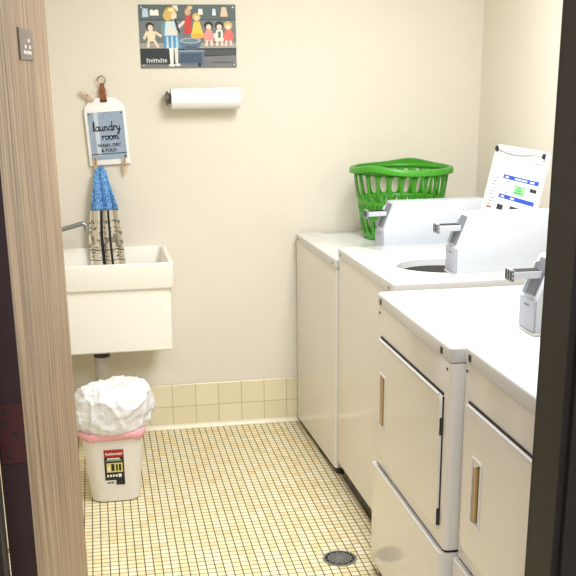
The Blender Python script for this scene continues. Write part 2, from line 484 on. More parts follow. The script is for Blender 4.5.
def make_washer(name, label, loc, rz, W, zb, H, lid_open):
    t = thing(name, label, 'washing machine', loc, rz, 'coin operated washers')
    zt = zb + H
    b = MB().prism(body_poly(W), 'z', zb+.02, zt-.042)
    # open the top of the cabinet so that the drum can hang inside
    for fc in [f_ for f_ in b.bm.faces if f_.calc_center_median().z > zt-.043 and abs(f_.normal.z) > .9]: b.bm.faces.remove(fc)
    b.build('cabinet', M_front, t, smooth=30)
    MB().prism(body_poly(W-.006, DEP-.003, .012, .003), 'z', zt-.0425, zt-.0385).build('top_seam', M_dark, t, smooth=30)
    MB().prism(body_poly(W-.012, DEP-.01, .02, .012 if zb < .03 else .022), 'z', .0, zb+.022).build('toe_base', M_black, t, smooth=30)
    cut_top(W, zt-.039, zt, (.275, -.045, .160, .05)).build('top_panel', [M_white, M_rim_shade], t, smooth=25)
    db = MB(); db.lathe([(.160, zt-.04), (.175, zt-.06), (.205, zt-.07), (.205, zt-.40), (.19, zt-.43), (.06, zt-.43), (.05, zt-.36), (.035, zt-.20), (.0001, zt-.195)], 48, (.275, -.045, 0))
    db.build('drum', mat('dark_drum_enamel', (40, 42, 46), .35), t, smooth=40)
    for y in (-W/2+.045, W/2-.045): screw_part(t, -.004, y, zt-.022, .0042, M_screw)
    meter_case(t, zt, W, .236 if lid_open else .214)
    # lid
    X0, X1 = (.111, .503) if lid_open else (.066, .486)
    Y0, Y1 = (-.222, .235) if lid_open else (-.195, .25)
    lid_l = X1 - X0
    # lid local: x = s from the hinge, z = 0 the underside ... thickness upwards away from the drum
    l = MB()
    loops = []
    th = .016
    for (ins, z) in ((.003, 0), (0, .003), (0, th-.006), (.006, th)):
        loops.append(rrect(ins, lid_l-ins, Y0+ins, Y1-ins, .022, 6, z))
    l.loft(loops, 0, False, True)
    inn = [rrect(.003, lid_l-.003, Y0+.003, Y1-.003, .022, 6, 0), rrect(.016, lid_l-.016, Y0+.016, Y1-.016, .018, 6, 0), rrect(.020, lid_l-.020, Y0+.020, Y1-.020, .016, 6, .004)]
    l.loft(inn, 0, False, True)
    bmesh.ops.remove_doubles(l.bm, verts=l.bm.verts[:], dist=1e-6)
    if lid_open:
        # standing open: the s axis points up and leans back, the underside faces the front
        R = Matrix(((math.sin(math.radians(12.2)), 0, math.cos(math.radians(12.2)), X1),
                    (0, 1, 0, .020),
                    (math.cos(math.radians(12.2)), 0, -math.sin(math.radians(12.2)), zt+.004),
                    (0, 0, 0, 1)))
    else:
        R = Matrix(((-1, 0, 0, X1), (0, 1, 0, 0), (0, 0, 1, zt-.011), (0, 0, 0, 1)))
    bmesh.ops.transform(l.bm, matrix=R, verts=l.bm.verts[:])
    lo = l.build('lid', M_white, t, smooth=35)
    if lid_open:
        # y grows away from the door: + is the left of the lid as seen from the door
        for y in (-.196, .214):
            k = MB().lathe([(.0001, .004), (.010, .004), (.009, -.006), (.0001, -.007)], 16, (lid_l-.016, y, 0))
            bmesh.ops.transform(k.bm, matrix=R, verts=k.bm.verts[:]); k.build('lid_bumper', M_rubber, lo)
        g = MB()   # moulded finger grip under the lid's front edge
        loops = []
        for i in range(13):
            u = i / 12; y = .200 - .280*u; s = lid_l - .018 - .005*math.sin(u*PI)
            w_ = .003 + .004*math.sin(u*PI)
            loops.append([(s-w_, y, .0045), (s+w_, y, .0045), (s+w_*.7, y, .0005), (s-w_*.7, y, .0005)])
        g.loft(loops); g.box(lid_l-.045, lid_l-.034, -.185, -.125, .0015, .0045)
        bmesh.ops.transform(g.bm, matrix=R, verts=g.bm.verts[:]); g.build('finger_grip', mat('pale_grey_moulding', (190, 192, 194), .5), lo, smooth=30)
        # printed instruction label
        q = MB(); z = .0036
        def rect(y0, y1, s0, s1, mi, dz=0):   # y from + (left) to - (right)
            q.box(s0, s1, min(y0, y1), max(y0, y1), z-.0004-dz, z+.0006, 0, 1, mi)
        rect(.212, -.210, .03, .300, 0)
        rect(.105, -.208, .275, .290, 1, .0003); rect(.106, -.206, .205, .220, 1, .0003)
        rect(-.012, -.108, .228, .262, 2, .0003)
        rect(-.142, -.196, .249, .262, 3, .0003); rect(-.150, -.205, .229, .247, 6, .0003)
        rect(.100, .045, .162, .182, 3, .0003); rect(-.015, -.085, .166, .186, 3, .0003)
        rect(.195, .150, .158, .166, 7, .0003); rect(-.12, -.19, .168, .180, 6, .0003)
        for i, (ya, yb) in enumerate(((.085, .055), (.0, -.055), (-.06, -.105), (-.130, -.165))): rect(ya, yb, .279, .285, 4, .0006)
        for ya, yb in ((.085, .055), (.0, -.035)): rect(ya, yb, .209, .215, 4, .0006)
        for i in range(9):
            yy = .200 - .008*((i*7) % 3)
            rect(yy, yy-.045, .170+i*.0125, .1732+i*.0125, 5, .0003)
        for i in range(3): rect(-.02-.01*i, -.09+.01*i, .233+i*.009, .238+i*.009, 8, .0006)
        n = 20                              # an oval outline to the left of the green panel
        for i in range(n):
            a0, a1 = 2*PI*i/n, 2*PI*(i+1)/n
            def P(a_, k): return (.248+.022*k*math.sin(a_), .050+.030*k*math.cos(a_), z-.0008)
            q.poly([P(a0, 1), P(a1, 1), P(a1, .84), P(a0, .84)], 5)
        bmesh.ops.transform(q.bm, matrix=R, verts=q.bm.verts[:])
        q.build('instruction_label', [flat((246, 247, 250)), flat((30, 74, 186)), flat((150, 214, 150)), flat((36, 38, 44)), flat((220, 230, 250)), flat((120, 124, 134)), flat((196, 200, 206)), flat((150, 100, 84)), flat((60, 168, 96))], lo, smooth=0)
    return t

def make_dryer(name, label, loc, rz, W, H, hoff):
    t = thing(name, label, 'dryer', loc, rz, 'coin operated dryers')
    zs = .396                                            # seam above the lower panel
    MB().prism(body_poly(W, DEP, .014), 'z', zs+.004, H-.042).build('cabinet', M_front, t, smooth=30)
    lp = MB(); lp.prism(body_poly(W, DEP, .014, -.013), 'z', .050, zs-.004, 0, 0)
    lpo = lp.build('lower_panel', M_front, t, smooth=30)
    MB().prism(body_poly(W-.004, DEP-.002, .013, .003), 'z', zs-.006, zs+.006).build('panel_seam', M_dark, t, smooth=30)
    # rolled upper edge of the lower panel catches the light
    e = MB(); e.tube([(-.0095, W/2-.016, zs-.0055), (-.0095, -W/2+.016, zs-.0055)], .0042, 10); e.build('panel_edge', M_white, lpo)
    MB().prism(body_poly(W-.006, DEP-.003, .012, .003), 'z', H-.0425, H-.0385).build('top_seam', M_dark, t, smooth=30)
    cut_top(W, H-.039, H).build('top_panel', [M_white, M_rim_shade], t, smooth=25)
    MB().prism(body_poly(W-.06, DEP-.06, .02, .05), 'z', .0, .06).build('toe_base', M_black, t, smooth=30)
    for y in (-W/2+.05, W/2-.05):
        MB().lathe([(.0001, 0), (.021, 0), (.021, .010), (.012, .014), (.012, .054), (.0001, .054)], 20, (.028, y, 0)).build('foot', M_rubber, t, smooth=30)
    # door
    D0, D1, Z0, Z1 = -W/2+.046, W/2-.034, .436, H-.138
    loops = []
    for ins, x in ((0, 0.0), (0, -.004), (.004, -.008), (.012, -.009)):
        loops.append([(x, y, z) for (y, z) in rrect(D0+ins, D1-ins, Z0+ins, Z1-ins, .020, 6)])
    d = MB().loft(loops, 0, True, False)
    # recess for the finger pull
    hy, hz, hw, hh = D1-hoff, .630, .026, .083
    xs = -.009
    # front face: grid around the recess
    ring_o = [(xs, y, z) for (y, z) in rrect(D0+.012, D1-.012, Z0+.012, Z1-.012, .010, 6)]
    n = len(ring_o)
    def onrect(p):
        dy, dz = p[1]-hy, p[2]-hz
        k = max(abs(dy)/hw, abs(dz)/hh, 1e-6)
        return (xs, hy+dy/k, hz+dz/k)
    corners = [(xs, hy+hw, hz+hh), (xs, hy-hw, hz+hh), (xs, hy-hw, hz-hh), (xs, hy+hw, hz-hh)]
    ring_i = [onrect(p) for p in ring_o]
    for cc in corners:
        k = min(range(n), key=lambda i: (ring_i[i][1]-cc[1])**2+(ring_i[i][2]-cc[2])**2); ring_i[k] = cc
    d.loft([ring_o, ring_i, [(xs+.020, p[1], p[2]) for p in ring_i]], 0, False, True)
    bmesh.ops.remove_doubles(d.bm, verts=d.bm.verts[:], dist=1e-6)
    do = d.build('door', M_front, t, smooth=35)
    g = MB()   # dark gap over the door and bright rolled edge
    g.box(-.003, .001, D0-.002, D1-.012, Z1+.0005, Z1+.0065); g.box(-.003, .001, D0-.004, D0-.0005, Z0+.02, Z1-.004)
    g.build('door_gap', M_dark, t, smooth=0)
    MB().tube([(-.0065, D1-.016, Z1-.003), (-.0065, D0+.016, Z1-.003)], .004, 10).build('door_edge', M_white, do)
    fr = MB()
    for (a, b, c_, e_) in ((hy-hw-.006, hy+hw+.006, hz+hh, hz+hh+.006), (hy-hw-.006, hy+hw+.006, hz-hh-.006, hz-hh), (hy-hw-.006, hy-hw, hz-hh, hz+hh), (hy+hw, hy+hw+.006, hz-hh, hz+hh)):
        fr.box(xs-.003, xs+.001, a, b, c_, e_)
    hd = fr.build('handle', M_front, do, smooth=0)
    gp = MB(); gp.box(xs+.002, xs+.019, hy+.010, hy+hw, hz-hh, hz+hh); gp.box(xs+.0185, xs+.0199, hy-hw, hy+.010, hz-hh, hz+hh, 0, 1, 1)
    gp.build('finger_pull', [M_tan, mat('dark_tan_recess', (96, 66, 38), .6)], hd, smooth=0)
    for z in (Z1-.085, Z0+.045):
        h = MB(); h.box(-.010, .001, D0-.005, D0-.0005, z-.024, z+.024, .0012, 1); h.build('hinge', M_dkmetal, t, smooth=0)
    # screws under the top and plugs in the rim
    for y in (-W/2+.026, W/2-.020):
        screw_part(t, .0005, y, H-.062, .0042, M_dark)
    for y in (-W/2+.065, W/2-.045):
        q = MB(); q.box(-.0065, -.003, y-.008, y+.008, H-.031, H-.013, .0015, 1); q.build('rim_plug', M_dkmetal, t, smooth=0)
    meter_case(t, H, W, .248)
    return t

make_washer('top_load_washer', 'white washer in the far corner against the tiled wall, lid shut, green basket on top', (.008, -.386, 0), .035, .708, .012, .903, False)
make_washer('top_load_washer', 'white washer with its lid standing open, between the corner washer and the dryers', (.030, -1.134, 0), .02, .728, .056, .909, True)
make_dryer('front_load_dryer', 'beige white dryer next to the open washer, its whole front door in view', (-.040, -1.937, 0), 0, .698, .960, .070)
make_dryer('front_load_dryer', 'beige white dryer nearest the doorway, partly hidden by the dark door jamb', (-.012, -2.660, 0), 0, .704, .972, .105)

# ------------------------------------------------------------------ laundry basket
def make_basket(loc):
    m = MB(); N = 24; seg = 10; Hh = .300
    rb, rt = .155, .206
    def rad(z): return rb + (rt-rb)*(z/Hh)**.8
    th0, th1 = math.radians(62), math.radians(222)
    def bump(a):
        v = 0
        for c_ in (th0, th1):
            dlt = (a-c_+PI) % (2*PI) - PI; v += math.exp(-(dlt/.42)**2)
        return v
    def P(a, z, off=0):
        r = rad(z)+off; return (r*math.cos(a), r*math.sin(a), z)
    def cell(a0, a1, z0, z1, hole):
        """wall cell with an opening; hole = list of (u, v) in -1..1, counter-clockwise"""
        n = len(hole)
        inner = [P((a0+a1)/2+u*(a1-a0)/2, (z0+z1)/2+v*(z1-z0)/2) for u, v in hole]
        outer = []
        for u, v in hole:
            k = 1/max(abs(u), abs(v)); outer.append((u*k, v*k))
        for cu, cv in ((1, 1), (-1, 1), (-1, -1), (1, -1)):
            i = min(range(n), key=lambda j: (outer[j][0]-cu)**2+(outer[j][1]-cv)**2); outer[i] = (cu, cv)
        outer = [P((a0+a1)/2+u*(a1-a0)/2, (z0+z1)/2+v*(z1-z0)/2) for u, v in outer]
        A = [m.bm.verts.new(p) for p in outer]; B = [m.bm.verts.new(p) for p in inner]
        for i in range(n):
            j = (i+1) % n
            m.bm.faces.new((A[i], A[j], B[j], B[i]))
    def slot(w, h, n=16, e=3.2):
        o = []
        for i in range(n):
            a = 2*PI*(i+.5)/n; c_, s_ = math.cos(a), math.sin(a)
            o.append((w*math.copysign(abs(c_)**(2/e*1.2), c_), h*math.copysign(abs(s_)**(2/e*1.2), s_)))
        return o
    dia = [(.62*(1-abs(t_)) * s_, .86*t_) for s_, t_ in ((1, 0), (1, .5), (1, .98), (-1, .5), (-1, 0), (-1, -.5), (1, -.98), (1, -.5))]
    for k in range(N):
        a0, a1 = 2*PI*k/N, 2*PI*(k+1)/N
        cell(a0, a1, .018, .095, slot(.66, .88)); cell(a0, a1, .166, .280, slot(.72, .92))
        am = (a0+a1)/2
        cell(a0, am, .105, .158, dia); cell(am, a1, .105, .158, dia)
        for z0, z1 in ((0, .018), (.095, .105), (.158, .168), (.278, .300)):
            for (x0, x1) in ((a0, am), (am, a1)):
                m.poly([P(x0, z0), P(x1, z0), P(x1, z1), P(x0, z1)])
    bmesh.ops.remove_doubles(m.bm, verts=m.bm.verts[:], dist=2e-4)
    t = thing('laundry_basket', 'green plastic laundry basket with slotted sides on the corner washer', 'laundry basket', loc)
    m.build('basket_wall', M_green, t, smooth=50, solid=.004)
    MB().lathe([(.0001, .002), (.150, .002), (.156, .006)], 64).build('basket_floor', M_green, t, solid=.003)
    # rolled rim with two raised grips
    K = 160; loops = []
    for k in range(K):
        a = 2*PI*k/K; hb = bump(a); z = .300+.016*hb; r = rt + .005*hb
        prof = [(r-.003, z-.010-.016*hb), (r-.003, z), (r+.003, z+.004), (r+.014, z+.001), (r+.018, z-.008), (r+.017, z-.022), (r+.013, z-.022), (r+.012, z-.008), (r+.003, z-.004), (r+.001, z-.010-.016*hb)]
        loops.append([(q*math.cos(a), q*math.sin(a), zz) for q, zz in prof])
    rim = MB(); rim.loft(loops+[loops[0]], 0, False, False)
    bmesh.ops.remove_doubles(rim.bm, verts=rim.bm.verts[:], dist=1e-5)
    rim.build('basket_rim', M_green, t, smooth=50)
    return t
make_basket((.410, -.290, .9225))

# ------------------------------------------------------------------ sink, faucet, drain
t = thing('utility_sink', 'deep off white utility sink hung on the back wall', 'sink', (-.885, -.232, 0))
X0, X1, Y0, Y1 = -.275, .287, -.236, .231
m = MB(); L = []
def rr_(i, r, z): return rrect(X0+i, X1-i, Y0+i, Y1-i, r, 6, z)
for i, r, z in ((.070, .02, .509), (.022, .016, .506), (.016, .016, .512), (.013, .020, .765), (.013, .020, .775), (.002, .020, .775), (0, .020, .780), (0, .020, .874), (.004, .018, .879),
                (.018, .018, .879), (.023, .018, .873), (.034, .03, .79), (.060, .04, .59), (.10, .05, .570)):
    L.append(rr_(i, r, z))
m.loft(L, 0, True, True); m.build('tub', M_sink, t, smooth=35)
MB().lathe([(.0001, .5715), (.03, .5715), (.034, .575), (.040, .574), (.040, .570)], 24).build('strainer', M_steel, t)
p = MB(); p.tube([(-.027, .03, .436), (-.027, .03, .008)], .034, 24)
po = p.build('drain_pipe', M_pvc, t)
MB().tube([(-.027, .03, .512), (-.027, .03, .430)], [.030, .036], 24).build('tailpiece', M_dkmetal, po)
MB().lathe([(.034, .0), (.064, .0), (.060, .008), (.036, .012)], 28, (-.027, .03, 0)).build('floor_flange', M_steel, po)

t = thing('faucet', 'grey metal swing spout faucet on the wall above the sink', 'faucet', (-1.11, 0, .983))
m = MB(); m.tube([(0, 0, 0), (0, -.012, 0)], .03, 24); m.tube([(0, -.010, 0), (0, -.12, 0)], .014, 16); m.build('wall_body', M_steel, t)
m = MB(); m.tube([(0, -.12, -.02), (0, -.12, .02)], .018, 16)
m.tube([(0, -.12, -.018), (.055, -.12, -.006), (.10, -.12, .006), (.145, -.12, .018), (.158, -.12, .018), (.166, -.12, .008), (.168, -.12, -.012)], [.010, .010, .010, .0105, .0105, .0105, .011], 14)
m.build('spout', M_steel, t)
m = MB(); m.tube([(0, -.07, 0), (0, -.07, .05)], .007, 10); m.tube([(-.03, -.07, .05), (.03, -.07, .05)], .007, 10); m.build('handle', M_steel, t)

t = thing('floor_drain', 'round cast metal drain grate set in the mosaic floor by the dryers', 'drain', (-.137, -1.497, 0))
R0 = .060
m = MB(); m.lathe([(R0, 0), (R0, .0025), (R0-.004, .0035), (R0-.008, .003), (R0-.008, .0006)], 48)
for r in (.012, .021, .030, .039):
    m.lathe([(r-.0024, .0007), (r-.0024, .003), (r+.0020, .003), (r+.0020, .0007)], 40)
m.lathe([(.0001, .003), (.006, .003), (.006, .0007)], 20)
for k in range(6):
    a = PI*k/6; c_, s_ = math.cos(a), math.sin(a)
    m.box(-.048, .048, -.0016, .0016, .0007, .0029, 0, 1, 0, Matrix.Rotation(a, 4, 'Z'))
m.build('grate', M_cast, t, smooth=30)
MB().lathe([(.0001, .0006), (R0-.007, .0006)], 40).build('sump', M_black, t)

# ------------------------------------------------------------------ bin and its liner
t = thing('trash_can', 'translucent white plastic wastebasket on the floor under the sink', 'trash can', (-.890, -.765, 0))
def binr(z, k=0):
    u = z/.36; hx = .094+.034*u-k; hy = .072+.030*u-k
    return rrect(-hx, hx, -hy, hy, .05+.008*u, 8, z)
m = MB(); m.loft([rrect(-.086, .086, -.064, .064, .045, 8, .0), binr(.006), binr(.36), binr(.36, .002), binr(.012, .003)], 0, True, True)
bo = m.build('bin_body', M_bin, t, smooth=35)
m = MB(); q = Matrix.Translation((0, -.0858, .152)) @ Matrix.Rotation(math.radians(90+4.8), 4, 'X')
lw, lh = .038, .076
def R_(x0, x1, y0, y1, mi, dz): m.box(x0, x1, y0, y1, -.0012, dz, 0, 1, mi, q)
R_(-lw, lw, -lh*.72, lh, 0, .0006); R_(-lw, lw, lh*.60, lh, 1, .0009); R_(-lw, -.002, -lh, -lh*.72, 3, .0006); R_(.004, lw, -lh, -lh*.70, 0, .0006)
R_(-.030, .032, -.020, .020, 2, .0009); R_(-.030, .028, .028, .034, 4, .0009); R_(-.026, .022, .036, .041, 3, .0009)
for x0, x1, y0, y1 in ((-.012, .000, -.014, .016), (.006, .013, -.014, .014), (.017, .026, -.014, .014)): R_(x0, x1, y0, y1, 0, .0012)
R_(-.026, -.016, -.014, .006, 3, .0012)
for k in range(4): R_(-.030+.011*k, -.023+.011*k, -.040, -.030, 3, .0009)
R_(.014, .026, -.042, -.028, 3, .0009)
for k in range(5): R_(-.032+.006*k, -.028+.006*k, -.070, -.060, 0, .0008)
text_into(m, 'Rubbermaid', .013, q @ Matrix.Translation((0, .059, .0011)), 3)
m.build('label', [flat((22, 20, 20)), flat((166, 34, 34)), flat((214, 200, 104)), flat((236, 234, 228)), flat((150, 156, 150))], bo, smooth=0)

t = thing('trash_bag', 'puffed white bin liner folded over the wastebasket rim', 'trash bag', (-.890, -.765, 0))
m = MB(); NA = 200; L = []
prof = [(.126, .298, 0), (.132, .300, .1), (.141, .306, .3), (.150, .324, .7), (.154, .352, 1), (.154, .384, 1), (.150, .412, 1), (.139, .438, 1), (.118, .458, 1), (.092, .468, 1), (.066, .466, 1.1), (.042, .455, 1.2), (.022, .446, 1.2), (.004, .443, 1)]
# resample the outline finely, then crumple it
pts = []
for i in range(len(prof)-1):
    for k in range(8):
        u = k/8; a, b = prof[i], prof[i+1]
        pts.append(tuple(a[j]*(1-u)+b[j]*u for j in range(3)))
pts.append(prof[-1])
for (r, z, w_) in pts:
    loop = []
    for k in range(NA):
        a = 2*PI*k/NA; c_, s_ = math.cos(a), math.sin(a)
        d = Vector((c_*r, s_*r*.92, z))
        n1 = noise.noise(d*8+Vector((3, 1, 7)))
        def crease(p, sharp):
            dd = noise.voronoi(p + Vector((noise.noise(p*1.3), noise.noise(p*1.3+Vector((9, 0, 0))), 0))*.35)[0]
            return math.exp(-(dd[1]-dd[0])*sharp)
        n2 = crease(Vector((d.x*13, d.y*13, d.z*9))+Vector((11, 5, 2)), 5.0)
        n4 = crease(Vector((d.x*30, d.y*30, d.z*18))+Vector((1, 9, 4)), 4.0)
        pleat = math.sin(a*23+4*noise.noise(Vector((a*2, z*6, 0))))*.0032*max(0, 1-(z-.295)/.10)
        f_ = w_*(.012*n1 + .010*(n2-.4) + .0045*(n4-.4)) + pleat
        side = 1.03 + (.06*c_ if z > .36 else 0.0)
        rr2 = r + f_*(.4 + .6*min(1, r/.08))
        lift = .012*math.sin(a*5+1.3*math.sin(a*2))*max(0, 1-(z-.298)/.03)*.45 + .012*c_*min(1, max(0, (z-.36)/.08))*(1 if r > .02 else .5) + w_*.010*n1*(1 if r < .12 else .3) + (.008*(n2-.4)+.004*(n4-.4) if r < .125 else 0)
        loop.append((c_*rr2*side, s_*rr2*.88, z+lift))
    L.append(loop)
m.loft(L, 0, False, True)
m.build('liner', M_bag, t, smooth=70)
m = MB(); L = []
for r, z in ((.1205, .268), (.1235, .269), (.130, .290), (.128, .300), (.1195, .302)):
    q_ = rrect(-r, r, -r*.845, r*.845, .058, 20)
    L.append([(x_*(1+.008*math.sin(k*2.1)), y_*(1+.008*math.sin(k*2.1)), z+.004*math.sin(k*.41)*(1 if z < .28 else .3)+.002*math.sin(k*1.3)) for k, (x_, y_) in enumerate(q_)])
m.loft(L+[L[0]], 0, False, False); m.build('drawstring', M_pink, t, smooth=60)

# ------------------------------------------------------------------ laundry sign on the wall
sg = thing('hanging_sign', 'white tag shaped laundry room sign with bluegrey panel on a leather loop above the sink', 'sign', (-.8215, -.0005, 1.239))
sg.rotation_euler = (0, math.radians(-2.9), 0); sg.scale = (.965, 1, .965)
bp = [(-.091, 0), (.091, 0), (.091, .235), (.088, .25), (.072, .270), (.050, .286), (.030, .291), (-.030, .291), (-.050, .286), (-.072, .270), (-.088, .25), (-.091, .235)]
MB().prism(bp, 'y', -.016, -.004, 0, .001).build('board', M_board, sg, smooth=30)
m = MB(); m.box(-.078, .078, -.0185, -.016, .024, .230, 0)
m.box(-.052, -.034, -.0187, -.0184, .044, .230, 0, 1, 2); m.box(-.078, .078, -.0189, -.0184, .047, .0505, 0, 1, 1)
for x in (-.071, .071): m.box(x-.003, x+.003, -.0192, -.0184, .220, .226, 0, 1, 1)
m.box(.066, .074, -.0192, -.0184, .030, .038, 0, 1, 1)
def stroke(mb, pts, w, mi):
    """pen stroke of width w through (x, z) points, raised a hair off the panel"""
    for (ax, az), (bx, bz) in zip(pts, pts[1:]):
        dx, dz = bx-ax, bz-az; L_ = math.hypot(dx, dz) or 1e-6; nx, nz = -dz/L_*w/2, dx/L_*w/2
        ex, ez = dx/L_*w*.3, dz/L_*w*.3
        mb.poly([(ax-ex+nx, -.0192, az-ez+nz), (ax-ex-nx, -.0192, az-ez-nz), (bx+ex-nx, -.0192, bz+ez-nz), (bx+ex+nx, -.0192, bz+ez+nz)], mi)
def arc(cx, cz, rx, rz, a0, a1, n=10):
    return [(cx+rx*math.cos(math.radians(a0+(a1-a0)*i/n)), cz+rz*math.sin(math.radians(a0+(a1-a0)*i/n))) for i in range(n+1)]
LET = {
 'l': [[(0, .1), (.25, .5), (.42, 1.7), (.30, 2.2), (.12, 1.9), (.12, .3), (.3, 0), (.6, .25)]],
 'a': [arc(.4, .5, .36, .5, 50, 380, 14), [(.76, 1.0), (.74, .2), (.86, 0), (1.05, .25)]],
 'u': [[(0, .95), (.05, .2), (.3, 0), (.6, .3), (.68, .95)], [(.68, .95), (.68, .15), (.82, 0), (1.0, .25)]],
 'n': [[(.08, .95), (.1, 0)], [(.1, .6), (.35, 1.0), (.6, .85), (.64, .15), (.78, 0), (.95, .25)]],
 'd': [arc(.4, .5, .36, .5, 50, 380, 14), [(.86, 2.1), (.74, .2), (.88, 0), (1.05, .25)]],
 'r': [[(.05, .95), (.12, 0)], [(.12, .6), (.35, 1.0), (.6, .95), (.66, .75)]],
 'y': [[(.05, .95), (.12, .3), (.35, .1), (.62, .4), (.7, .95)], [(.7, .95), (.62, -.5), (.35, -1.0), (.1, -.7), (.5, -.1), (.95, .3)]],
 'o': [arc(.4, .5, .36, .5, 90, 450, 14), [(.42, .98), (.65, .8), (.95, .9)]],
 'm': [[(.08, .95), (.1, 0)], [(.1, .6), (.3, 1.0), (.5, .85), (.52, 0)], [(.52, .6), (.75, 1.0), (.95, .85), (.98, .15), (1.12, 0), (1.3, .3)]]}
def script(word, x, z, h, wx, w):
    for ch in word:
        for st in LET[ch]: stroke(m, [(x+px*wx, z+pz*h) for px, pz in st], w, 1)
        x += wx*{'l': .6, 'm': 1.35, 'r': .8, 'o': .95}.get(ch, 1.05)
script('laundry', -.060, .149, .019, .0185, .0042)
script('room', -.024, .110, .0165, .0185, .0042)
RX = Matrix.Translation((0, -.0190, 0)) @ Matrix.Rotation(PI/2, 4, 'X')
text_into(m, 'WASH, DRY', .0195, RX @ Matrix.Translation((.004, .085, 0)), 1)
text_into(m, '& FOLD', .0195, RX @ Matrix.Translation((.0, .063, 0)), 1)
m.build('printed_panel', [M_denim, M_ink, flat((196, 208, 220))], sg, smooth=0, recalc=False)
m = MB(); m.box(-.0145, .0145, -.021, -.017, .276, .330, .002); m.box(-.010, .010, -.020, -.0165, .326, .352, .002)
lo = m.build('leather_loop', M_leather, sg, smooth=30)
MB().tube([(0, -.0235, .318), (0, -.0205, .318)], .005, 14).build('rivet', M_brass, lo)
MB().box(-.0150, .0150, -.0215, -.0165, .272, .281, .001, 1).build('loop_edge', mat('dark_leather', (58, 36, 24), .6), lo, smooth=0)
m = MB(); q = [(.017*math.cos(2*PI*k/28), -.018, .365+.017*math.sin(2*PI*k/28)) for k in range(29)]
m.tube(q, .0024, 8, 0, False); m.build('ring', M_brass, sg)

def clothespin(loc, rot, label):
    """local: the peg runs along z, handles up, jaws down; +y against the board"""
    t = thing('clothespin', label, 'clothespin', loc, 0, 'clothespins on the laundry sign')
    t.rotation_euler = (0, rot, 0)
    for s in (-1, 1):
        m = MB(); m.prism([(s*.0008, -.032), (s*.006, -.030), (s*.0068, -.004), (s*.0072, .034), (s*.0046, .035), (s*.0010, .004)], 'y', -.006, .003, 0, .0006)
        m.build('prong', M_pin, t, smooth=0)
    m = MB(); m.tube([(0, -.0075, .004), (0, .0035, .004)], .0036, 10); m.tube([(-.006, -.0072, -.002), (0, -.0078, .004), (.006, -.0072, -.002)], .0009, 6); m.build('spring', M_steel, t)
    return t
clothespin((-.901, -.0222, 1.527), math.radians(-46), 'wooden clothespin stuck slantwise at the upper left corner of the laundry sign')
clothespin((-.885, -.0222, 1.239), math.radians(-4), 'wooden clothespin at the lower left of the laundry sign holding the towel')
clothespin((-.762, -.0222, 1.233), math.radians(-2), 'empty wooden clothespin at the lower right of the laundry sign')

# ------------------------------------------------------------------ towel
t = thing('hand_towel', 'blue topped printed hand towel hanging from the sign into the sink', 'towel', (-.858, -.062, .982))
def towel(v0, v1, n, fn, name, m_, thick):
    me = bpy.data.meshes.new(name); NX = 56; vs = []; uvs = []; fs = []
    for j in range(n+1):
        for i in range(NX+1):
            u = i/NX; v = v0+(v1-v0)*j/n; vs.append(fn(u, v)); uvs.append((u, 1-(v-v0)/(v1-v0)))
    for j in range(n):
        for i in range(NX):
            a = j*(NX+1)+i; fs.append((a, a+1, a+NX+2, a+NX+1))
    me.from_pydata(vs, [], fs); ul = me.uv_layers.new(name='UVMap')
    for l_ in me.loops: ul.data[l_.index].uv = uvs[l_.vertex_index]
    for p in me.polygons: p.use_smooth = True
    me.materials.append(m_); o = bpy.data.objects.new(name, me); COL.objects.link(o); o.parent = t
    md = o.modifiers.new('thickness', 'SOLIDIFY'); md.thickness = thick; md.offset = 0
    return o
def edges(z):
    tab = [(1.252, -.889, -.872), (1.235, -.902, -.858), (1.20, -.910, -.850), (1.085, -.928, -.818), (1.05, -.936, -.815), (.95, -.948, -.806), (.83, -.946, -.798), (.72, -.942, -.800)]
    for (z0, l0, r0), (z1, l1, r1) in zip(tab, tab[1:]):
        if z <= z0 and z >= z1:
            k = (z0-z)/(z0-z1); return l0+(l1-l0)*k, r0+(r1-r0)*k
    return (tab[0][1:] if z > tab[0][0] else tab[-1][1:])
def cloth(u, z):
    l_, r_ = edges(z); wv = math.sin(u*PI*5.2+.5)
    d = .004+.012*min(1, max(0, (1.25-z)/.2))
    y = -.066 + d*wv*.9 + .004*math.sin(u*9+z*14)
    if z > 1.16: y += (.042)*(z-1.16)/.09
    x = l_+(r_-l_)*(u + .025*math.sin(u*PI*10.4))
    return (x+.87, y+.062, z-1.0)
towel(1.250, 1.068, 22, cloth, 'crochet_top', M_crochet, .006)
towel(1.072, .735, 44, cloth, 'printed_cloth', M_towel, .003)

# ------------------------------------------------------------------ picture on the wall (a thin enamelled panel; its print is part of the panel)
pic = thing('tin_picture', 'rectangular picture of a girl boiling dolls\' laundry, tacked high on the back wall', 'picture', (-.462, 0, 1.764))
PW, PH = .412, .256
m = MB(); pm = []
def ink(c):
    mm = flat(c)
    if mm not in pm: pm.append(mm)
    return pm.index(mm)
lay = [0]
def Q(cx, cy, dy): return (((cx-28)/517-.5)*PW, -.003-dy, (.5-(cy-28)/330)*PH)
def pg(pts, c, bump=True):
    if bump: lay[0] += 1
    dy = .00003*lay[0]
    f_ = m.bm.faces.new([m.bm.verts.new(Q(x, y, dy)) for x, y in pts]); f_.material_index = ink(c)
    f_.normal_update()
    if f_.normal.y > 0: f_.normal_flip()
def el(cx, cy, rx, ry, c, n=18): pg([(cx+rx*math.cos(2*PI*k/n), cy+ry*math.sin(2*PI*k/n)) for k in range(n)], c)
def rc(x0, y0, x1, y1, c): pg([(x0, y0), (x1, y0), (x1, y1), (x0, y1)], c)
m.box(-PW/2, PW/2, -.003, -.0005, -PH/2, PH/2, 0, 1, ink((96, 110, 108)))
rc(28, 28, 545, 108, (88, 102, 100)); rc(28, 108, 545, 232, (112, 122, 122)); rc(28, 104, 545, 110, (64, 72, 72))
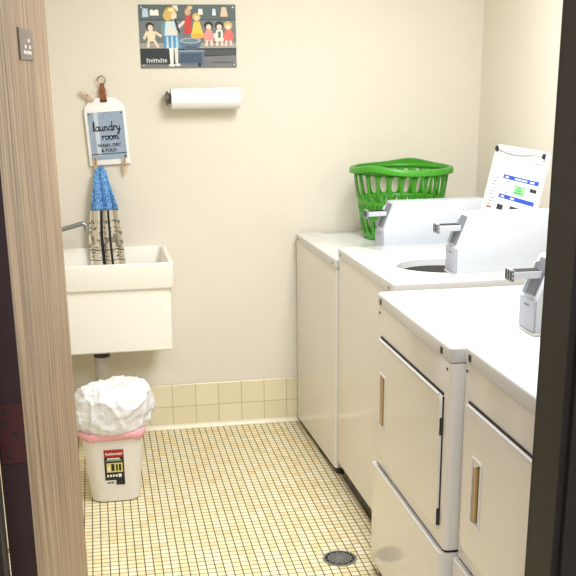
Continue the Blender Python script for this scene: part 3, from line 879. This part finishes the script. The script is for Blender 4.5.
rc(28, 226, 545, 254, (164, 160, 150)); rc(28, 254, 545, 358, (44, 48, 52)); pg([(235, 340), (300, 300), (545, 292), (545, 358), (28, 358), (28, 335)], (120, 120, 122))
rc(360, 262, 545, 290, (74, 78, 82))
for (x0, y0, x1, y1, c) in ((46, 48, 80, 92, (186, 214, 228)), (87, 58, 135, 84, (242, 240, 228)), (205, 32, 238, 60, (226, 226, 216)), (342, 50, 370, 80, (232, 232, 226)), (418, 50, 440, 84, (214, 232, 240))):
    pg([(x0+4, y0), (x1-4, y0), (x1, y1), (x0, y1)], c)
el(98, 66, 11, 13, (246, 244, 234)); el(123, 66, 11, 13, (246, 244, 234))
pg([(470, 42), (494, 42), (503, 90), (462, 90)], (240, 196, 168))
# doll on the left
for x0, y0, x1, y1 in ((70, 165, 50, 205), (108, 168, 145, 192), (78, 205, 70, 250), (100, 205, 126, 250)):
    dx, dy = x1-x0, y1-y0; L_ = math.hypot(dx, dy); nx, ny = -dy/L_*7, dx/L_*7
    pg([(x0+nx, y0+ny), (x1+nx, y1+ny), (x1-nx, y1-ny), (x0-nx, y0-ny)], (232, 214, 184))
el(90, 188, 22, 30, (236, 220, 190)); el(84, 138, 22, 20, (40, 36, 34)); el(87, 147, 14, 15, (240, 214, 188))
# girl
el(163, 155, 20, 40, (110, 150, 156)); pg([(168, 115), (215, 112), (232, 190), (160, 195)], (206, 226, 232)); pg([(160, 188), (240, 188), (252, 256), (152, 252)], (92, 146, 186))
for x in (170, 195, 220): pg([(x, 192), (x+9, 192), (x+12, 254), (x-2, 254)], (186, 214, 230))
pg([(182, 252), (206, 252), (203, 335), (186, 335)], (238, 234, 226)); pg([(210, 252), (230, 252), (228, 332), (213, 332)], (232, 228, 220))
el(194, 342, 18, 8, (226, 226, 222)); el(226, 340, 15, 8, (220, 220, 216))
el(196, 72, 34, 34, (196, 156, 80)); el(180, 84, 24, 28, (212, 178, 100)); el(214, 86, 15, 22, (244, 214, 190)); el(200, 56, 18, 10, (246, 226, 160))
pg([(176, 150), (190, 142), (232, 168), (226, 182), (180, 176)], (244, 222, 204)); pg([(226, 140), (268, 108), (272, 120), (234, 158)], (240, 216, 196)); pg([(214, 100), (222, 98), (246, 172), (238, 176)], (44, 40, 40))
# red and yellow dolls
pg([(276, 82), (304, 80), (308, 178), (264, 180)], (204, 62, 54)); el(288, 66, 16, 18, (214, 168, 130)); el(300, 44, 14, 10, (224, 196, 140))
el(334, 92, 22, 20, (222, 184, 96)); el(336, 98, 12, 13, (244, 214, 186)); pg([(320, 115), (350, 115), (372, 192), (300, 194)], (236, 202, 86)); el(336, 190, 36, 14, (226, 178, 60))
# pot and stove
el(298, 232, 56, 34, (96, 116, 134)); el(298, 214, 56, 15, (168, 182, 194)); el(298, 214, 46, 10, (112, 130, 146)); rc(268, 240, 330, 262, (74, 94, 112))
pg([(228, 268), (372, 264), (366, 342), (238, 338)], (92, 112, 132)); rc(240, 280, 356, 330, (66, 84, 104)); rc(228, 264, 372, 272, (140, 156, 168)); rc(336, 330, 350, 352, (30, 34, 38))
# dolls on the bench
for cx, body, hair in ((398, (230, 152, 142), (46, 38, 36)), (455, (226, 226, 220), (58, 50, 46)), (503, (222, 112, 98), (206, 176, 110))):
    el(cx, 136, 24, 22, hair); el(cx, 144, 14, 14, (244, 216, 192))
    pg([(cx-16, 158), (cx+16, 158), (cx+27, 218), (cx-27, 218)], body)
    pg([(cx-18, 214), (cx-4, 214), (cx-8, 244), (cx-22, 244)], (240, 214, 196)); pg([(cx+4, 214), (cx+18, 214), (cx+22, 242), (cx+8, 242)], (240, 214, 196))
    el(cx-24, 190, 7, 16, body); el(cx+24, 190, 7, 16, body)
rc(448, 168, 462, 200, (84, 110, 96))
# illegible captions, left as the marks one sees
for k in range(9):
    x = 60+12.4*k; rc(x, 306+(k % 3)*3, x+3.6, 330, (236, 236, 230)); pg([(x+2, 307+(k % 2)*9), (x+10, 309+(k % 3)*6), (x+10, 313+(k % 3)*6), (x+2, 312+(k % 2)*9)], (236, 236, 230))
for k in range(11):
    x = 412+10.6*k; rc(x, 326+(k % 2)*2, x+6.5, 331, (36, 36, 38))
m.build('panel', pm, pic, smooth=0, recalc=False)
for x, z in ((-.194, .117), (.194, .117), (-.194, -.117), (.194, -.117)):
    MB().tube([(x, -.009, z), (x, -.0005, z)], .0035, 10).build('tack', mat('pale_tack', (214, 214, 206), .3, .4), pic)

# ------------------------------------------------------------------ paper towels
RXc, RZ, RY = -.403, 1.512, -.064
t = thing('paper_towel_holder', 'wall mounted holder with dark end bracket carrying the paper towel roll', 'towel holder', (RXc, 0, RZ))
MB().box(-.165, .156, -.010, -.0005, -.022, .022, .003).build('wall_plate', M_cream, t, smooth=30)
for s, n_ in ((-1, 'end_bracket'), (1, 'end_bracket')):
    m = MB(); x = s*.158 if s < 0 else .1525
    k_ = 1 if s < 0 else .5; w_ = .010 if s < 0 else .005
    m.prism([(-.006, -.022*k_), (-.006, .022*k_), (-.050, .030*k_), (-.074, .018*k_), (-.080, 0), (-.074, -.018*k_), (-.050, -.026*k_)], 'x', min(x, x+s*w_), max(x, x+s*w_), 0, .001)
    m.build(n_, M_cream if s < 0 else M_board, t, smooth=30)
MB().tube([(-.159, RY, 0), (.154, RY, 0)], .0118, 14).build('rod', M_cream, t)
t = thing('paper_towel_roll', 'roll of white paper towels on the holder below the picture', 'paper towels', (RXc, RY, RZ))
m = MB(); L = []
for x, r in ((-.148, .021), (-.148, .0425), (-.1465, .044), (.1465, .044), (.148, .0425), (.148, .021)):
    L.append([(x, r*math.cos(2*PI*k/56), r*math.sin(2*PI*k/56)) for k in range(56)])
m.loft(L+[L[0]], 0, False, False)
m.loft([[(-.148, -.0440, .004), (-.148, -.0448, -.006), (-.148, -.0425, -.018)], [(.148, -.0440, .004), (.148, -.0448, -.006), (.148, -.0425, -.018)]], 0, False, False, closed=False)
m.build('paper', M_paper, t, smooth=40)
m = MB(); m.lathe([(.0125, -.148), (.0205, -.148), (.0205, .148), (.0125, .148), (.0125, -.148)], 24)
bmesh.ops.transform(m.bm, matrix=Matrix.Rotation(PI/2, 4, 'Y'), verts=m.bm.verts[:]); m.build('core', M_card, t)

# ------------------------------------------------------------------ lights, world, camera
def area(name, loc, sx, sy, e, col, rot=(0, 0, 0)):
    d = bpy.data.lights.new(name, 'AREA'); d.shape = 'RECTANGLE'; d.size = sx; d.size_y = sy; d.energy = e; d.color = col
    o = bpy.data.objects.new(name, d); o.location = loc; o.rotation_euler = rot; COL.objects.link(o); return o
LX, LY = .02, -1.72
t = thing('ceiling_light', 'rectangular fluorescent light on the ceiling of the laundry room', 'ceiling light', (LX, LY, ZC-.002))
m = MB()
for b in ((-.33, -.30, -.63, .63), (.30, .33, -.63, .63), (-.30, .30, -.63, -.60), (-.30, .30, .60, .63)): m.box(b[0], b[1], b[2], b[3], -.06, 0)
m.box(-.30, .30, -.60, .60, -.006, 0); m.build('housing', M_case, t, smooth=0)
area('room_lamp', (LX, LY, ZC-.045), .58, 1.18, 36, (.955, .975, 1.0))
area('hall_lamp', (-.6, -4.9, 2.6), 1.4, 1.0, 68, (.86, .92, 1.0))
W = bpy.data.worlds.new('World'); S.world = W; W.use_nodes = True
bg = W.node_tree.nodes['Background']; bg.inputs[0].default_value = (.80, .88, 1.0, 1); bg.inputs[1].default_value = .25

CAM = (-0.89059, -4.66903, 1.63086, 0.17943, 0.31065, -0.00989, 1030.97301)
yaw, pit, rol, fpx = CAM[3:]
fw = Vector((math.sin(yaw)*math.cos(pit), math.cos(yaw)*math.cos(pit), -math.sin(pit)))
r0 = Vector((math.cos(yaw), -math.sin(yaw), 0)); u0 = r0.cross(fw)
rt = r0*math.cos(rol)+u0*math.sin(rol); up = -r0*math.sin(rol)+u0*math.cos(rol)
cd = bpy.data.cameras.new('camera'); cam = bpy.data.objects.new('camera', cd); COL.objects.link(cam)
Rm = Matrix((rt, up, -fw)).transposed().to_4x4(); Rm.translation = Vector(CAM[:3]); cam.matrix_world = Rm
cd.sensor_fit = 'HORIZONTAL'; cd.sensor_width = 36; cd.lens = fpx/576*36; cd.clip_start = .05; cd.shift_y = (399.328-288)/576
S.camera = cam
S.view_settings.view_transform = 'Standard'; S.view_settings.look = 'None'
S.view_settings.gamma = 1; S.view_settings.use_curve_mapping = False; S.view_settings.exposure = .62
